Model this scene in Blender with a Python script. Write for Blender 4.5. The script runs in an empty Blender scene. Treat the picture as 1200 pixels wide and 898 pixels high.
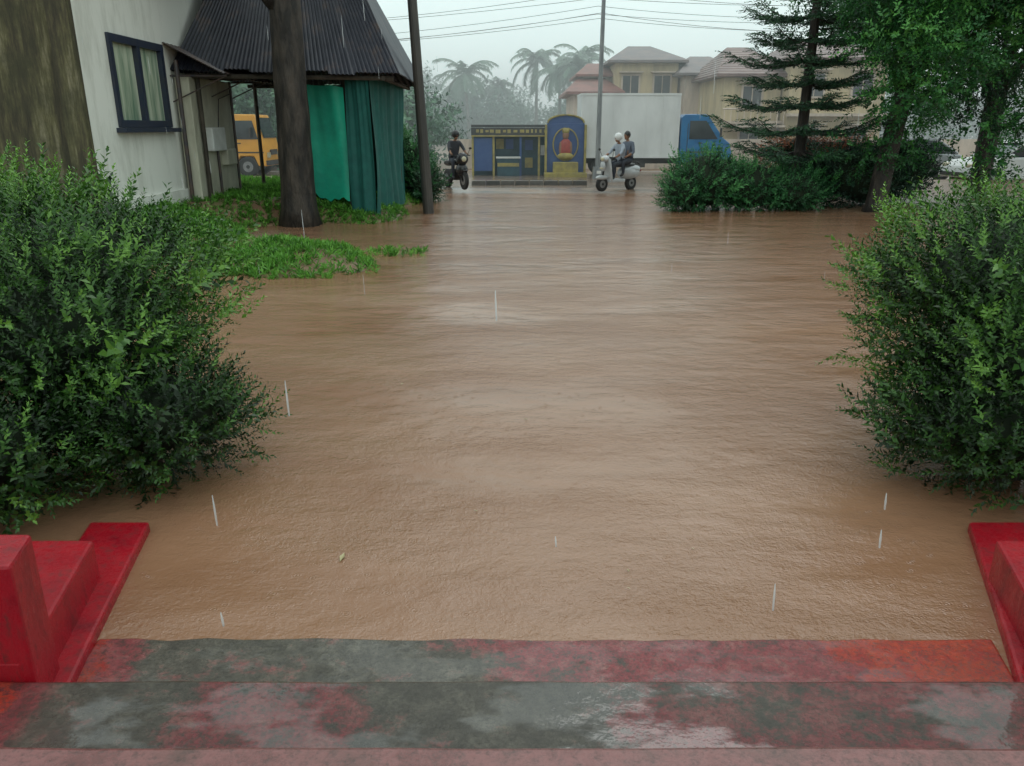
import bpy, math, random
import numpy as np
from mathutils import Vector, Matrix
random.seed(7); rng=np.random.default_rng(7)
sc=bpy.context.scene
col=sc.collection
R=math.radians
# ---------------------------------------------------------------- materials
def newmat(name):
    m=bpy.data.materials.new(name); m.use_nodes=True
    nt=m.node_tree; b=nt.nodes["Principled BSDF"]; return m,nt,b
def N(nt,t,**k):
    n=nt.nodes.new(t)
    for a,v in k.items(): setattr(n,a,v)
    return n
def L(nt,a,b): nt.links.new(a,b)
def noise(nt,vec,scale,detail=4,rough=.6):
    n=N(nt,'ShaderNodeTexNoise'); n.inputs['Scale'].default_value=scale
    n.inputs['Detail'].default_value=detail; n.inputs['Roughness'].default_value=rough
    L(nt,vec,n.inputs['Vector']); return n.outputs['Fac']
def mapping(nt,scale=(1,1,1)):
    tc=N(nt,'ShaderNodeTexCoord'); mp=N(nt,'ShaderNodeMapping'); mp.inputs['Scale'].default_value=scale
    L(nt,tc.outputs['Object'],mp.inputs['Vector']); return mp.outputs['Vector']
def ramp(nt,fac,stops):
    r=N(nt,'ShaderNodeValToRGB'); e=r.color_ramp.elements
    while len(e)<len(stops): e.new(.5)
    for i,(p,c) in enumerate(stops):
        e[i].position=p; e[i].color=(c[0],c[1],c[2],1) if not isinstance(c,(int,float)) else (c,c,c,1)
    L(nt,fac,r.inputs['Fac']); return r.outputs['Color']
def mix(nt,fac,a,b,mode='MIX'):
    m=N(nt,'ShaderNodeMix'); m.data_type='RGBA'; m.blend_type=mode
    if hasattr(fac,'is_linked'): L(nt,fac,m.inputs[0])
    else: m.inputs[0].default_value=fac
    for v,i in ((a,6),(b,7)):
        if hasattr(v,'is_linked'): L(nt,v,m.inputs[i])
        else: m.inputs[i].default_value=(v[0],v[1],v[2],1)
    return m.outputs[2]
def math_(nt,op,a,b=None):
    m=N(nt,'ShaderNodeMath',operation=op)
    for i,v in enumerate((a,b)):
        if v is None: continue
        if hasattr(v,'is_linked'): L(nt,v,m.inputs[i])
        else: m.inputs[i].default_value=v
    return m.outputs[0]
def bump(nt,h,b,strength,dist=.02,prev=None):
    n=N(nt,'ShaderNodeBump'); n.inputs['Strength'].default_value=strength; n.inputs['Distance'].default_value=dist
    L(nt,h,n.inputs['Height'])
    if prev is not None: L(nt,prev,n.inputs['Normal'])
    if b is not None: L(nt,n.outputs[0],b.inputs['Normal'])
    return n.outputs[0]
def M(name,c1,c2=None,scale=4,rough=.6,bs=0,bd=.01,stretch=(1,1,1),metal=0,lo=.35,hi=.65,bscale=None,detail=6):
    m,nt,b=newmat(name)
    v=mapping(nt,stretch)
    c2=c2 or tuple(x*.7 for x in c1)
    f=noise(nt,v,scale,detail)
    L(nt,ramp(nt,f,[(lo,c1),(hi,c2)]),b.inputs['Base Color'])
    b.inputs['Roughness'].default_value=rough; b.inputs['Metallic'].default_value=metal
    if bs: bump(nt,noise(nt,v,bscale or scale*4,6),b,bs,bd)
    return m
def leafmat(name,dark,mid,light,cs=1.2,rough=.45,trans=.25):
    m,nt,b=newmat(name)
    at=N(nt,'ShaderNodeAttribute',attribute_name='rnd')  # per-leaf tone: random, plus the light painted into bush leaves
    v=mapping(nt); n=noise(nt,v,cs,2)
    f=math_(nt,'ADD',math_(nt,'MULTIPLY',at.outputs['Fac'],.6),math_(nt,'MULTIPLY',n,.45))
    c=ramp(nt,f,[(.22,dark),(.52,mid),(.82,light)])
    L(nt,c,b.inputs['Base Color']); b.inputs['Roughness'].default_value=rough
    if trans:
        t=N(nt,'ShaderNodeBsdfTranslucent'); L(nt,c,t.inputs['Color'])
        ms=N(nt,'ShaderNodeMixShader'); ms.inputs[0].default_value=trans
        L(nt,b.outputs[0],ms.inputs[1]); L(nt,t.outputs[0],ms.inputs[2])
        L(nt,ms.outputs[0],nt.nodes['Material Output'].inputs['Surface'])
    return m
# ---------------------------------------------------------------- mesh helpers
class MB:
    def __init__(s): s.v=[]; s.f=[]; s.m=[]
    def add(s,V,F,mi=0):
        o=len(s.v); s.v+=[tuple(map(float,p)) for p in V]; s.f+=[tuple(i+o for i in f) for f in F]; s.m+=[mi]*len(F)
    def box(s,c,sz,mi=0,rz=0,ry=0,rx=0,taper=1):
        x,y,z=[a/2 for a in sz]; V=[]
        M_=Matrix.Rotation(rz,3,'Z')@Matrix.Rotation(ry,3,'Y')@Matrix.Rotation(rx,3,'X')
        for k in (-1,1):
            t=1 if k<0 else taper
            for a,b in ((-1,-1),(1,-1),(1,1),(-1,1)):
                V.append(M_@Vector((a*x*t,b*y*t,k*z))+Vector(c))
        s.add(V,[(3,2,1,0),(4,5,6,7),(0,1,5,4),(1,2,6,5),(2,3,7,6),(3,0,4,7)],mi)
    def tube(s,P,Rd,mi=0,n=8,cap=True,rj=0):
        P=[Vector(p) for p in P]; V=[];F=[]
        if isinstance(Rd,(int,float)): Rd=[Rd]*len(P)
        up=None; ph=[random.uniform(0,6.28) for _ in range(3)]
        for i,p in enumerate(P):
            t=(P[min(i+1,len(P)-1)]-P[max(i-1,0)]); 
            if t.length<1e-9: t=Vector((0,0,1))
            t.normalize()
            if up is None: up=Vector((1,0,0)) if abs(t.z)>.8 else Vector((0,0,1))
            a=t.cross(up); 
            if a.length<1e-4: a=t.cross(Vector((0,1,0)))
            a.normalize(); b=t.cross(a)
            for k in range(n):
                an=2*math.pi*k/n; q=Rd[i]
                if rj: q*=1+rj*(math.sin(3*an+ph[0]+i*.25)+.7*math.sin(5*an+ph[1]-i*.4)+random.uniform(-.4,.4))
                V.append(p+q*(a*math.cos(an)+b*math.sin(an)))
        for i in range(len(P)-1):
            for k in range(n): F.append((i*n+k,i*n+(k+1)%n,(i+1)*n+(k+1)%n,(i+1)*n+k))
        if cap: F.append(tuple(range(n))[::-1]); F.append(tuple(range((len(P)-1)*n,len(P)*n)))
        s.add(V,F,mi)
    def ell(s,c,r,mi=0,nu=14,nv=9,rot=None,noise_=0):
        V=[];F=[]
        for j in range(nv+1):
            th=math.pi*j/nv
            for i in range(nu):
                ph=2*math.pi*i/nu; k=1+(random.uniform(-noise_,noise_) if noise_ else 0)
                p=Vector((r[0]*math.sin(th)*math.cos(ph)*k,r[1]*math.sin(th)*math.sin(ph)*k,r[2]*math.cos(th)*k))
                if rot: p=rot@p
                V.append(p+Vector(c))
        for j in range(nv):
            for i in range(nu): F.append((j*nu+i,(j+1)*nu+i,(j+1)*nu+(i+1)%nu,j*nu+(i+1)%nu))
        s.add(V,F,mi)
    def extr(s,prof,y0,y1,mi=0,inset=0):
        n=len(prof); V=[(p[0],y0,p[1]) for p in prof]+[(p[0],y1,p[1]) for p in prof]
        F=[tuple(range(n)),tuple(range(2*n-1,n-1,-1))]+[(i,n+i,n+(i+1)%n,(i+1)%n) for i in range(n)]
        s.add(V,F,mi)
    def wheel(s,c,r,w,mt,mr,n=20):
        for (rr,ww,mi) in ((r,w,mt),(r*.58,w*1.08,mr),(r*.2,w*1.25,mt)):
            V=[];F=[]
            prof=[(rr*.86,-ww/2),(rr,-ww*.3),(rr,ww*.3),(rr*.86,ww/2)]
            for q,(a,b) in enumerate(prof):
                for k in range(n):
                    t=2*math.pi*k/n; V.append((c[0]+a*math.cos(t),c[1]+b,c[2]+a*math.sin(t)))
            for q in range(3):
                for k in range(n): F.append((q*n+k,(q+1)*n+k,(q+1)*n+(k+1)%n,q*n+(k+1)%n))
            F.append(tuple(range(n))); F.append(tuple(range(3*n,4*n))[::-1]); s.add(V,F,mi)
    def obj(s,name,mats,parent=None,smooth=False,bevel=0,loc=None,rz=None):
        me=bpy.data.meshes.new(name); me.from_pydata(s.v,[],s.f)
        for m in mats: me.materials.append(m)
        me.polygons.foreach_set('material_index',s.m)
        if smooth: me.polygons.foreach_set('use_smooth',[True]*len(s.f))
        me.update(); o=bpy.data.objects.new(name,me); col.objects.link(o)
        import bmesh
        bm=bmesh.new(); bm.from_mesh(me); bmesh.ops.recalc_face_normals(bm,faces=bm.faces); bm.to_mesh(me); bm.free()
        if bevel:
            md=o.modifiers.new('bev','BEVEL'); md.width=bevel; md.segments=2; md.limit_method='ANGLE'
        if parent: o.parent=parent
        if loc: o.location=loc
        if rz is not None: o.rotation_euler=(0,0,rz)
        return o
def empty(name,loc=(0,0,0),rz=0,scale=1):
    e=bpy.data.objects.new(name,None); col.objects.link(e); e.location=loc; e.rotation_euler=(0,0,rz); e.scale=(scale,)*3
    e.empty_display_size=.2; return e
def box(name,c,sz,mat,parent=None,bevel=0,**k):
    b=MB(); b.box((0,0,0),sz,**k); o=b.obj(name,[mat],parent,bevel=bevel); o.location=c; return o
# ---- leaf instancing, baked
def leaf_t(w=.35,fold=.12):
    return np.array([[0,0,0],[w/2,-fold*.4,.45],[0,fold,1],[-w/2,-fold*.4,.45]],float)
def sprig(n=12,length=1,leaf=.3,w=.4,spread=.9,seed=0):
    r=np.random.default_rng(seed); V=[];F=[]
    for i in range(n):
        z=length*(i+.5)/n; a=i*2.4+r.uniform(-.4,.4); s=leaf*(1-.45*i/n)*r.uniform(.75,1.15)
        tilt=spread*(1-.5*i/n)+r.uniform(-.25,.25)
        lv=leaf_t(w)*s
        Rx=np.array([[1,0,0],[0,math.cos(tilt),math.sin(tilt)],[0,-math.sin(tilt),math.cos(tilt)]])
        Rz=np.array([[math.cos(a),-math.sin(a),0],[math.sin(a),math.cos(a),0],[0,0,1]])
        lv=lv@Rx.T@Rz.T+np.array([0,0,z]); o=len(V)
        V+=list(lv); F.append((o,o+1,o+2,o+3))
    return np.array(V),np.array(F)
def cloud(name,P,D,S,T,mat,parent=None,jit=.35,tone_v=None):
    V,F=T; n=len(P); P=np.asarray(P,float); D=np.asarray(D,float)+rng.normal(0,jit,(n,3))
    D/=np.linalg.norm(D,axis=1,keepdims=True)+1e-9
    A=rng.normal(0,1,(n,3)); X=np.cross(A,D); X/=np.linalg.norm(X,axis=1,keepdims=True)+1e-9
    Y=np.cross(D,X); Rm=np.stack([X,Y,D],axis=2)
    S=np.asarray(S,float).reshape(n,1,1) if np.ndim(S) else np.full((n,1,1),S)
    W=np.einsum('nij,kj->nki',Rm,V)*S+P[:,None,:]
    nv=len(V); allv=W.reshape(-1,3); allf=(F[None]+np.arange(n)[:,None,None]*nv).reshape(-1,4)
    me=bpy.data.meshes.new(name); me.vertices.add(len(allv)); me.vertices.foreach_set('co',allv.astype(np.float32).ravel())
    nf=len(allf); me.loops.add(nf*4); me.loops.foreach_set('vertex_index',allf.astype(np.int32).ravel())
    me.polygons.add(nf); me.polygons.foreach_set('loop_start',np.arange(0,nf*4,4,dtype=np.int32)); me.polygons.foreach_set('loop_total',np.full(nf,4,np.int32))
    me.update(calc_edges=True); me.materials.append(mat)
    at=me.attributes.new('rnd','FLOAT','POINT')
    r=rng.uniform(0,1,n) if tone_v is None else np.clip(tone_v+rng.uniform(-.25,.25,n),0,1)
    r=np.clip(np.repeat(r,nv)+np.repeat(rng.uniform(-.2,.2,n*nv//4),4),0,1)
    at.data.foreach_set('value',r.astype(np.float32))
    o=bpy.data.objects.new(name,me); col.objects.link(o)
    if parent: o.parent=parent
    return o
def shell(c,r,n,lo=.6,zmin=None,amp=.12,ph=0):
    d=rng.normal(0,1,(n,3)); d/=np.linalg.norm(d,axis=1,keepdims=True)
    k=rng.uniform(lo**2,1,n)**.5
    w=1+amp*(np.sin(d[:,0]*5+ph)*np.cos(d[:,1]*6+ph*2)+.7*np.sin(d[:,2]*9+d[:,0]*7+ph)+.6*np.sin(d[:,0]*17+ph)*np.sin(d[:,2]*15+d[:,1]*13))
    P=np.array(c)+d*np.array(r)*(k*w)[:,None]
    k=k+(w-1)*.9
    if zmin is not None:
        q=P[:,2]>zmin; P=P[q]; d=d[q]; k=k[q]
    return P,d,k
# ---------------------------------------------------------------- world & camera & sun
w=bpy.data.worlds.new("World"); sc.world=w; w.use_nodes=True; nt=w.node_tree
bg=nt.nodes['Background']; sky=N(nt,'ShaderNodeTexSky'); sky.sky_type='NISHITA'; sky.sun_disc=False
sky.sun_elevation=R(55); sky.sun_rotation=R(200); sky.air_density=1; sky.dust_density=4
tc=N(nt,'ShaderNodeTexCoord'); sx=N(nt,'ShaderNodeSeparateXYZ'); L(nt,tc.outputs['Generated'],sx.inputs[0])
gr=ramp(nt,sx.outputs['Z'],[(0.0,(.84,1.0,.97)),(.25,(.80,.96,.93)),(1,(.88,.98,.96))])
nn=noise(nt,tc.outputs['Generated'],2.2,4); cl=ramp(nt,nn,[(.3,(.92,.94,.95)),(.7,(1.06,1.05,1.04))])
oc=mix(nt,1,gr,cl,'MULTIPLY')
sc10=N(nt,'ShaderNodeVectorMath',operation='SCALE'); sc10.inputs['Scale'].default_value=12.6; L(nt,oc,sc10.inputs[0])
fin=mix(nt,.88,sky.outputs[0],sc10.outputs[0])
L(nt,fin,bg.inputs['Color']); bg.inputs['Strength'].default_value=.1
sd=bpy.data.lights.new('sun','SUN'); sd.energy=.5; sd.angle=R(30); sd.color=(1,.99,.96)
so=bpy.data.objects.new('sun',sd); col.objects.link(so)
so.rotation_euler=(R(35),0,R(160)); 
cam=bpy.data.cameras.new('camera'); co=bpy.data.objects.new('camera',cam); col.objects.link(co)
co.location=(0,0,2.0); co.rotation_euler=(R(90-18.3),0,0); cam.sensor_width=36; cam.lens=27.18; cam.clip_end=4000; cam.clip_start=.05
sc.camera=co
sc.view_settings.view_transform='Standard'; sc.view_settings.look='None'; sc.view_settings.exposure=0
mm=bpy.data.materials.new('rain_mist'); mm.use_nodes=True; nt=mm.node_tree; nt.nodes.remove(nt.nodes['Principled BSDF'])
vs=N(nt,'ShaderNodeVolumeScatter'); vs.inputs['Color'].default_value=(.95,1,1,1); vs.inputs['Density'].default_value=.0105; L(nt,vs.outputs[0],nt.nodes['Material Output'].inputs['Volume'])
b=MB(); b.box((0,82,4.2),(260,112,9.4)); b.obj('mist',[mm])
# ---------------------------------------------------------------- ground
def sst(a,b,x):
    t=np.clip((x-a)/(b-a),0,1); return t*t*(3-2*t)
def gh(x,y):
    h=np.full_like(x,-.28)+.03*np.sin(x*2.1+y)*np.cos(y*1.7)
    wob=.35*np.sin(y*1.3)+.2*np.sin(y*3.1+1)
    h+=.78*sst(-4.2,-6.8,x+wob)*sst(8.5,13,y)
    h+=.50*np.exp(-(((x+3.5)/1.6)**2+((y-12.0+.30*(x+3))/1.75)**2)**1.2)
    h+=.55*sst(-2.1,-3.3,x+.4*wob)*sst(16.2,18.2,y)
    h+=.36*sst(6.5,9.5,x)*sst(14,19,y)
    h+=.33*sst(24.2,26,y)
    h=np.where(y>26,np.minimum(h,.06),np.minimum(h,.5))
    h+= .04*np.sin(x*5.3+y*2)*np.sin(y*4.1-x)*(y<24)
    h=np.where(y<2.7,-.35,h)
    return h
xs=np.concatenate([[-1500,-700,-300,-120,-60,-35],np.arange(-22,22.01,.25),[35,60,120,300,700,1500]])
ys=np.concatenate([[-1500,-500,-100,-30,-8],np.arange(0,40.01,.25),[50,70,120,250,600,1500,3000]])
X,Y=np.meshgrid(xs,ys); Z=gh(X,Y)
g=MB(); nx=len(xs); ny=len(ys)
g.v=list(zip(X.ravel().tolist(),Y.ravel().tolist(),Z.ravel().tolist()))
g.f=[(j*nx+i,j*nx+i+1,(j+1)*nx+i+1,(j+1)*nx+i) for j in range(ny-1) for i in range(nx-1)]; g.m=[0]*len(g.f)
m_ground,nt,b=newmat('wet_soil'); v=mapping(nt)
c=ramp(nt,noise(nt,v,1.3,6),[(.35,(.17,.095,.055)),(.55,(.25,.16,.10)),(.7,(.12,.13,.05))])
L(nt,c,b.inputs['Base Color']); b.inputs['Roughness'].default_value=.4; bump(nt,noise(nt,v,14,8),b,.6,.03)
g.obj('ground',[m_ground],smooth=True)
# water
m_water,nt,b=newmat('muddy_water'); v=mapping(nt)
v2=mapping(nt,(1,1.5,1))
lg=noise(nt,mapping(nt,(.35,.9,1)),.8,4,.6)
c=ramp(nt,lg,[(.3,(.235,.118,.064)),(.7,(.315,.175,.105))])
L(nt,c,b.inputs['Base Color']); b.inputs['IOR'].default_value=1.55; b.inputs['Roughness'].default_value=.09
patch=noise(nt,mapping(nt,(.35,1.0,1)),1.0,3,.6)
h1=noise(nt,v2,2.0,2,.5); h2=noise(nt,v2,9,3,.65); h3=noise(nt,v,34,3,.8)
vo=N(nt,'ShaderNodeTexVoronoi'); vo.inputs['Scale'].default_value=11; L(nt,v,vo.inputs['Vector'])
rg=math_(nt,'MULTIPLY',math_(nt,'SINE',math_(nt,'MULTIPLY',vo.outputs['Distance'],44)),math_(nt,'POWER',math_(nt,'SUBTRACT',1,math_(nt,'MINIMUM',math_(nt,'MULTIPLY',vo.outputs['Distance'],2.0),1)),2))
amp=ramp(nt,patch,[(.38,.3),(.62,1.0)])
hs=math_(nt,'ADD',math_(nt,'MULTIPLY',h2,.015),math_(nt,'MULTIPLY',h3,.011))
hs=math_(nt,'MULTIPLY',hs,amp)
hs=math_(nt,'ADD',hs,math_(nt,'MULTIPLY',h1,.028))
hs=math_(nt,'ADD',hs,math_(nt,'MULTIPLY',rg,.0014))
bump(nt,hs,b,1.0,1.0)
wa=MB(); 
wa.add([(-30,1.9,0),(30,1.9,0),(30,26.5,0),(-30,26.5,0)],[(0,1,2,3)])
wa.obj('flood_water',[m_water])
# road
m_road,nt,b=newmat('wet_road'); v=mapping(nt,(.4,1.5,1))
c=ramp(nt,noise(nt,v,1.2,6),[(.35,(.12,.10,.085)),(.6,(.27,.19,.14))]); L(nt,c,b.inputs['Base Color'])
b.inputs['Roughness'].default_value=.22; bump(nt,noise(nt,mapping(nt),30,4),b,.3,.01)
rd=MB(); rd.add([(-300,24.9,-.04),(300,24.9,-.04),(300,26.3,.10),(-300,26.3,.10),(300,37,.10),(-300,37,.10)],[(0,1,2,3),(3,2,4,5)])
rd.obj('road',[m_road])
m_white=M('white_paint',(.75,.76,.74),(.6,.6,.57),3,.5)
m_black=M('black_plastic',(.015,.016,.018),(.03,.03,.03),8,.4)
rl=MB()
for i in range(-12,14): rl.box((i*6+1,36.2,.107),(3.2,.12,.006))
rl.obj('road_marking',[m_white])
kb=MB()
for i in range(8): kb.box((-1.15+i*.5,27.6,.17),(.485,.3,.16),mi=i%2,taper=.94)
kb.obj('kerb',[M('kerb_grey',(.13,.125,.11),(.09,.08,.07),6,.5),M('kerb_dark',(.06,.06,.055),(.09,.08,.07),6,.5)],bevel=.01)
# ---------------------------------------------------------------- steps
def stepmat(name,mode):
    m,nt,b=newmat(name); v=mapping(nt); tc=N(nt,'ShaderNodeTexCoord'); s=N(nt,'ShaderNodeSeparateXYZ'); L(nt,tc.outputs['Object'],s.inputs[0])
    x=s.outputs['X']
    n1=noise(nt,mapping(nt,(1,1.6,1)),2.2,8,.75); n2=noise(nt,v,10,8,.8); n3=noise(nt,v,60,5,.85)
    if mode==1:
        bx=[(0,1),(.04,.85),(.09,.15),(.40,.12),(.47,.46),(.62,.50),(.78,.55),(.86,1.0),(1,1.1)]; k=1.0
    else:
        bx=[(0,.98),(.02,.85),(.06,.05),(.15,.1),(.20,.42),(.30,.40),(.37,.05),(.52,.10),(.60,.36),(.75,.36),(.84,.28),(1,.36)]; k=.7
    xn=math_(nt,'DIVIDE',math_(nt,'ADD',x,1.75),3.7)
    base=ramp(nt,xn,[(p,q/1.2) for p,q in bx])
    f=math_(nt,'ADD',math_(nt,'MULTIPLY',base,1.2),math_(nt,'MULTIPLY',math_(nt,'SUBTRACT',n1,.5),1.3))
    f=math_(nt,'ADD',f,math_(nt,'MULTIPLY',math_(nt,'SUBTRACT',n2,.5),1.5))
    g_=lambda a:tuple(q*k for q in a)
    grey=ramp(nt,n2,[(.3,g_((.035,.031,.024))),(.5,g_((.09,.08,.062))),(.7,g_((.17,.155,.12)))])
    pink=ramp(nt,n2,[(.3,g_((.09,.03,.028))),(.5,g_((.23,.04,.045))),(.7,g_((.26,.13,.11)))])
    red=ramp(nt,n2,[(.35,(.46,.055,.012)),(.6,(.28,.02,.015))])
    mk=ramp(nt,f,[(.22,0),(.44,1)]); mk2=ramp(nt,f,[(.76,0),(.92,1)])
    c=mix(nt,mk,grey,pink); c=mix(nt,mk2,c,red)
    c=mix(nt,ramp(nt,n3,[(.46,0),(.64,.8)]),c,(.035,.03,.024))
    L(nt,c,b.inputs['Base Color'])
    L(nt,ramp(nt,n1,[(.42,.05),(.6,.35)]),b.inputs['Roughness']); b.inputs['IOR'].default_value=1.42
    pn=noise(nt,mapping(nt,(1,2.2,1)),1.7,5,.6)
    L(nt,ramp(nt,pn,[(.47,0),(.53,.8 if mode==2 else .5)]),b.inputs['Coat Weight']); b.inputs['Coat Roughness'].default_value=.03; b.inputs['Coat IOR'].default_value=1.6
    L(nt,bump(nt,noise(nt,v,22,3),None,.35,.004),b.inputs['Coat Normal'])
    hs=math_(nt,'ADD',math_(nt,'MULTIPLY',n2,.005),math_(nt,'MULTIPLY',n3,.0022)); bump(nt,hs,b,1,1)
    return m
m_land,nt,b=newmat('worn_pink_paint'); v=mapping(nt)
n1=noise(nt,v,2.5,8,.75); n4=noise(nt,v,45,6,.8); c=ramp(nt,n1,[(.3,(.08,.05,.04)),(.5,(.22,.09,.085)),(.65,(.13,.05,.045))])
L(nt,mix(nt,ramp(nt,n4,[(.48,0),(.66,.7)]),c,(.05,.035,.03)),b.inputs['Base Color']); L(nt,ramp(nt,n1,[(.4,.08),(.6,.3)]),b.inputs['Roughness']); bump(nt,n4,b,.5,.005)
def slab(name,pts,z0,z1,mat,parent,bevel=.012):
    b=MB(); n=len(pts); b.add([(p[0],p[1],z0) for p in pts]+[(p[0],p[1],z1) for p in pts],[tuple(range(n))[::-1],tuple(range(n,2*n))]+[(i,(i+1)%n,n+(i+1)%n,n+i) for i in range(n)])
    return b.obj(name,[mat],parent,bevel=bevel)
st=empty('entrance_steps')
m_red,nt,b=newmat('red_gloss_paint'); v=mapping(nt,(1,1,.5)); n1=noise(nt,v,3.0,8,.75); n2=noise(nt,v,22,7,.8)
c=ramp(nt,n1,[(.3,(.15,.006,.012)),(.45,(.29,.006,.015)),(.62,(.37,.009,.018))]); c=mix(nt,ramp(nt,n2,[(.52,0),(.66,.75)]),c,(.10,.02,.018))
L(nt,c,b.inputs['Base Color']); L(nt,ramp(nt,n2,[(.4,.14),(.6,.5)]),b.inputs['Roughness']); b.inputs['IOR'].default_value=1.38; bump(nt,n2,b,.6,.007)
def wob(pts,seg=10,a=.006):
    out=[]
    for i,p in enumerate(pts):
        q=pts[(i+1)%len(pts)]
        L_=math.hypot(q[0]-p[0],q[1]-p[1])
        n=seg if L_>2 else 1
        for k in range(n): t=k/n; out.append((p[0]+(q[0]-p[0])*t,p[1]+(q[1]-p[1])*t+(random.uniform(-a,a) if k else 0)))
    return out
slab('lower_tread',[(-1.66,2.20),(1.86,2.20)]+[(1.97,2.685)]+[(1.9-3.6*k/24,2.685+random.uniform(-.012,.008)) for k in range(1,24)]+[(-1.70,2.685)],-.4,.010,stepmat('tread_paint_a',1),st)
slab('middle_tread',wob([(-2.6,1.74),(2.8,1.74),(2.8,2.235),(-2.6,2.235)],30,.004),-.4,.17,stepmat('tread_paint_b',2),st,.016)
slab('landing',wob([(-3.6,-2.5),(3.8,-2.5),(3.8,1.775),(-3.6,1.775)],34,.004),-.4,.32,m_land,st,.016)
slab('submerged_tread',[(-1.9,2.70),(2.1,2.70),(2.1,3.0),(-1.9,3.0)],-.4,-.13,m_land,st)
def cheek(name,f):
    e=empty(name)
    def S(n,pts,z0,z1,kk=0): 
        P=[f(x,y,kk) for x,y in pts]; slab(n,P,z0,z1,m_red,e,.014)
    S('kerb_strip',[(-1.93,2.238),(-1.605,2.238),(-1.705,2.69),(-1.89,3.60),(-2.2,3.60)],-.4,.05,1)
    S('low_block',[(-3.2,2.24),(-1.70,2.24),(-1.75,2.49),(-1.88,3.08),(-3.2,3.08)],-.4,.24,.45)
    S('high_block',[(-3.2,2.242),(-1.665,2.242),(-1.72,2.46),(-3.2,2.46)],.02,.62)
    return e
cheek('step_cheek_wall',lambda x,y,k:(x,y)); cheek('step_cheek_wall.001',lambda x,y,k:(.22-x+.20*k*(y-2.24),y))
# ---------------------------------------------------------------- foreground bushes
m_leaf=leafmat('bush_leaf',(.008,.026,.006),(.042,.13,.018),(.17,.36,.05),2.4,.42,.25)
m_core=M('bush_core_shade',(.006,.014,.005),(.014,.026,.009),6,.9)  # near-black colour standing in for the shade inside the bushes
m_bark=M('bark',(.07,.055,.04),(.03,.025,.02),9,.8,bs=.6,bd=.02,stretch=(1,1,.3))
T1=sprig(15,1,.25,.42,.9,1)
def bush(name,lumps,n,size,mat,zmin=.02,T=None,core=.72,amp=.12,stems=True,up=.55,jit=.35,lo=.68):
    e=empty(name); T=T or T1
    tot=sum((r[0]*r[1]*r[2])**.667 for c,r in lumps)
    PP=[];DD=[];KK=[]
    for i,(c,r) in enumerate(lumps):
        q=int(n*(r[0]*r[1]*r[2])**.667/tot)
        P,d,k=shell(c,r,q,lo,zmin,amp,i*1.7)
        keep=np.ones(len(P),bool)
        for j,(c2,r2) in enumerate(lumps):
            if j!=i: keep&=(((P-np.array(c2))/np.array(r2))**2).sum(1)>.40
        PP.append(P[keep]);DD.append(d[keep]);KK.append(k[keep])
    P=np.vstack(PP);D=np.vstack(DD);K=np.concatenate(KK)
    D=D+np.array([0,0,up])
    lit=np.clip((K-.70)*1.7+ (P[:,2]-P[:,2].mean())*.32,0,1)  # light painted into leaf tone: outer and top leaves bright, gaps dark
    cloud('foliage',P-D*size*.35,D,size*rng.uniform(.6,1.25,len(P))*np.where(rng.uniform(0,1,len(P))<.05,1.6,1),T,mat,e,jit,lit)
    b=MB()
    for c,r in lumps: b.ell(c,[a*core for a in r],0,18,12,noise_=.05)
    o=b.obj('shade_core',[m_core],e,smooth=True)  # added solid core, plays the dark between the leaves
    if stems:
        b=MB()
        for c,r in lumps:
            for k in range(5):
                a=random.uniform(0,6.28); q=Vector((c[0]+r[0]*.5*math.cos(a),c[1]+r[1]*.5*math.sin(a),c[2]))
                b.tube([(c[0]+.1*math.cos(a),c[1]+.1*math.sin(a),-.3),((c[0]+q.x)/2,(c[1]+q.y)/2,c[2]*.5),q],[.025,.018,.01],n=6)
        b.obj('stems',[m_bark],e)
    return e
LB=[((-2.95,4.95,1.12),(1.12,1.05,.62)),((-2.12,4.30,.40),(.66,.58,.42)),((-3.9,5.1,1.15),(1.0,1.0,.75)),((-2.9,3.80,.38),(.7,.55,.42)),((-2.75,4.45,.85),(.95,.75,.6))]
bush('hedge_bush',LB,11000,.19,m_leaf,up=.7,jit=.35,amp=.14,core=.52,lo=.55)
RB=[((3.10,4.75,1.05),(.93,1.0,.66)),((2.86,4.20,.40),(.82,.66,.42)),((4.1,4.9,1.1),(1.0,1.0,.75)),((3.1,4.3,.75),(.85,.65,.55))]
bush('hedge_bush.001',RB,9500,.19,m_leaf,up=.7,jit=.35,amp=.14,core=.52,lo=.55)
# ---------------------------------------------------------------- grass patch
m_grass=leafmat('grass_blades',(.05,.16,.02),(.12,.34,.04),(.22,.50,.08),1.5,.5,.3)
Tg=sprig(8,.5,.75,.22,.85,5)
n=42000
gx=rng.uniform(-9,-1.2,n); gy=rng.uniform(9,24.3,n); hz=gh(gx,gy)
den=.5+.5*np.sin(gx*2.3+1)*np.cos(gy*1.9)
mud=(gy>13.9+.3*np.sin(gx*3)+.15*(gx+3))&(gy<16.3+.4*np.sin(gx*2))&(gx>-5.2)
q=(hz>-.04)&(rng.uniform(0,1,n)<.22+.7*den)&~mud
gx,gy,hz=gx[q],gy[q],hz[q]
cloud('grass',np.stack([gx,gy,hz-.02],1),np.tile([0,0,1.],(len(gx),1)),rng.uniform(.07,.22,len(gx)),Tg,m_grass,jit=.4)
P=np.stack([rng.uniform(-2.4,-1.45,70),rng.uniform(12.6,13.3,70),np.full(70,-.02)],1)
cloud('weed_tuft',P,np.tile([0,0,1.],(70,1)),rng.uniform(.08,.2,70),Tg,m_grass,jit=.6)
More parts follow.
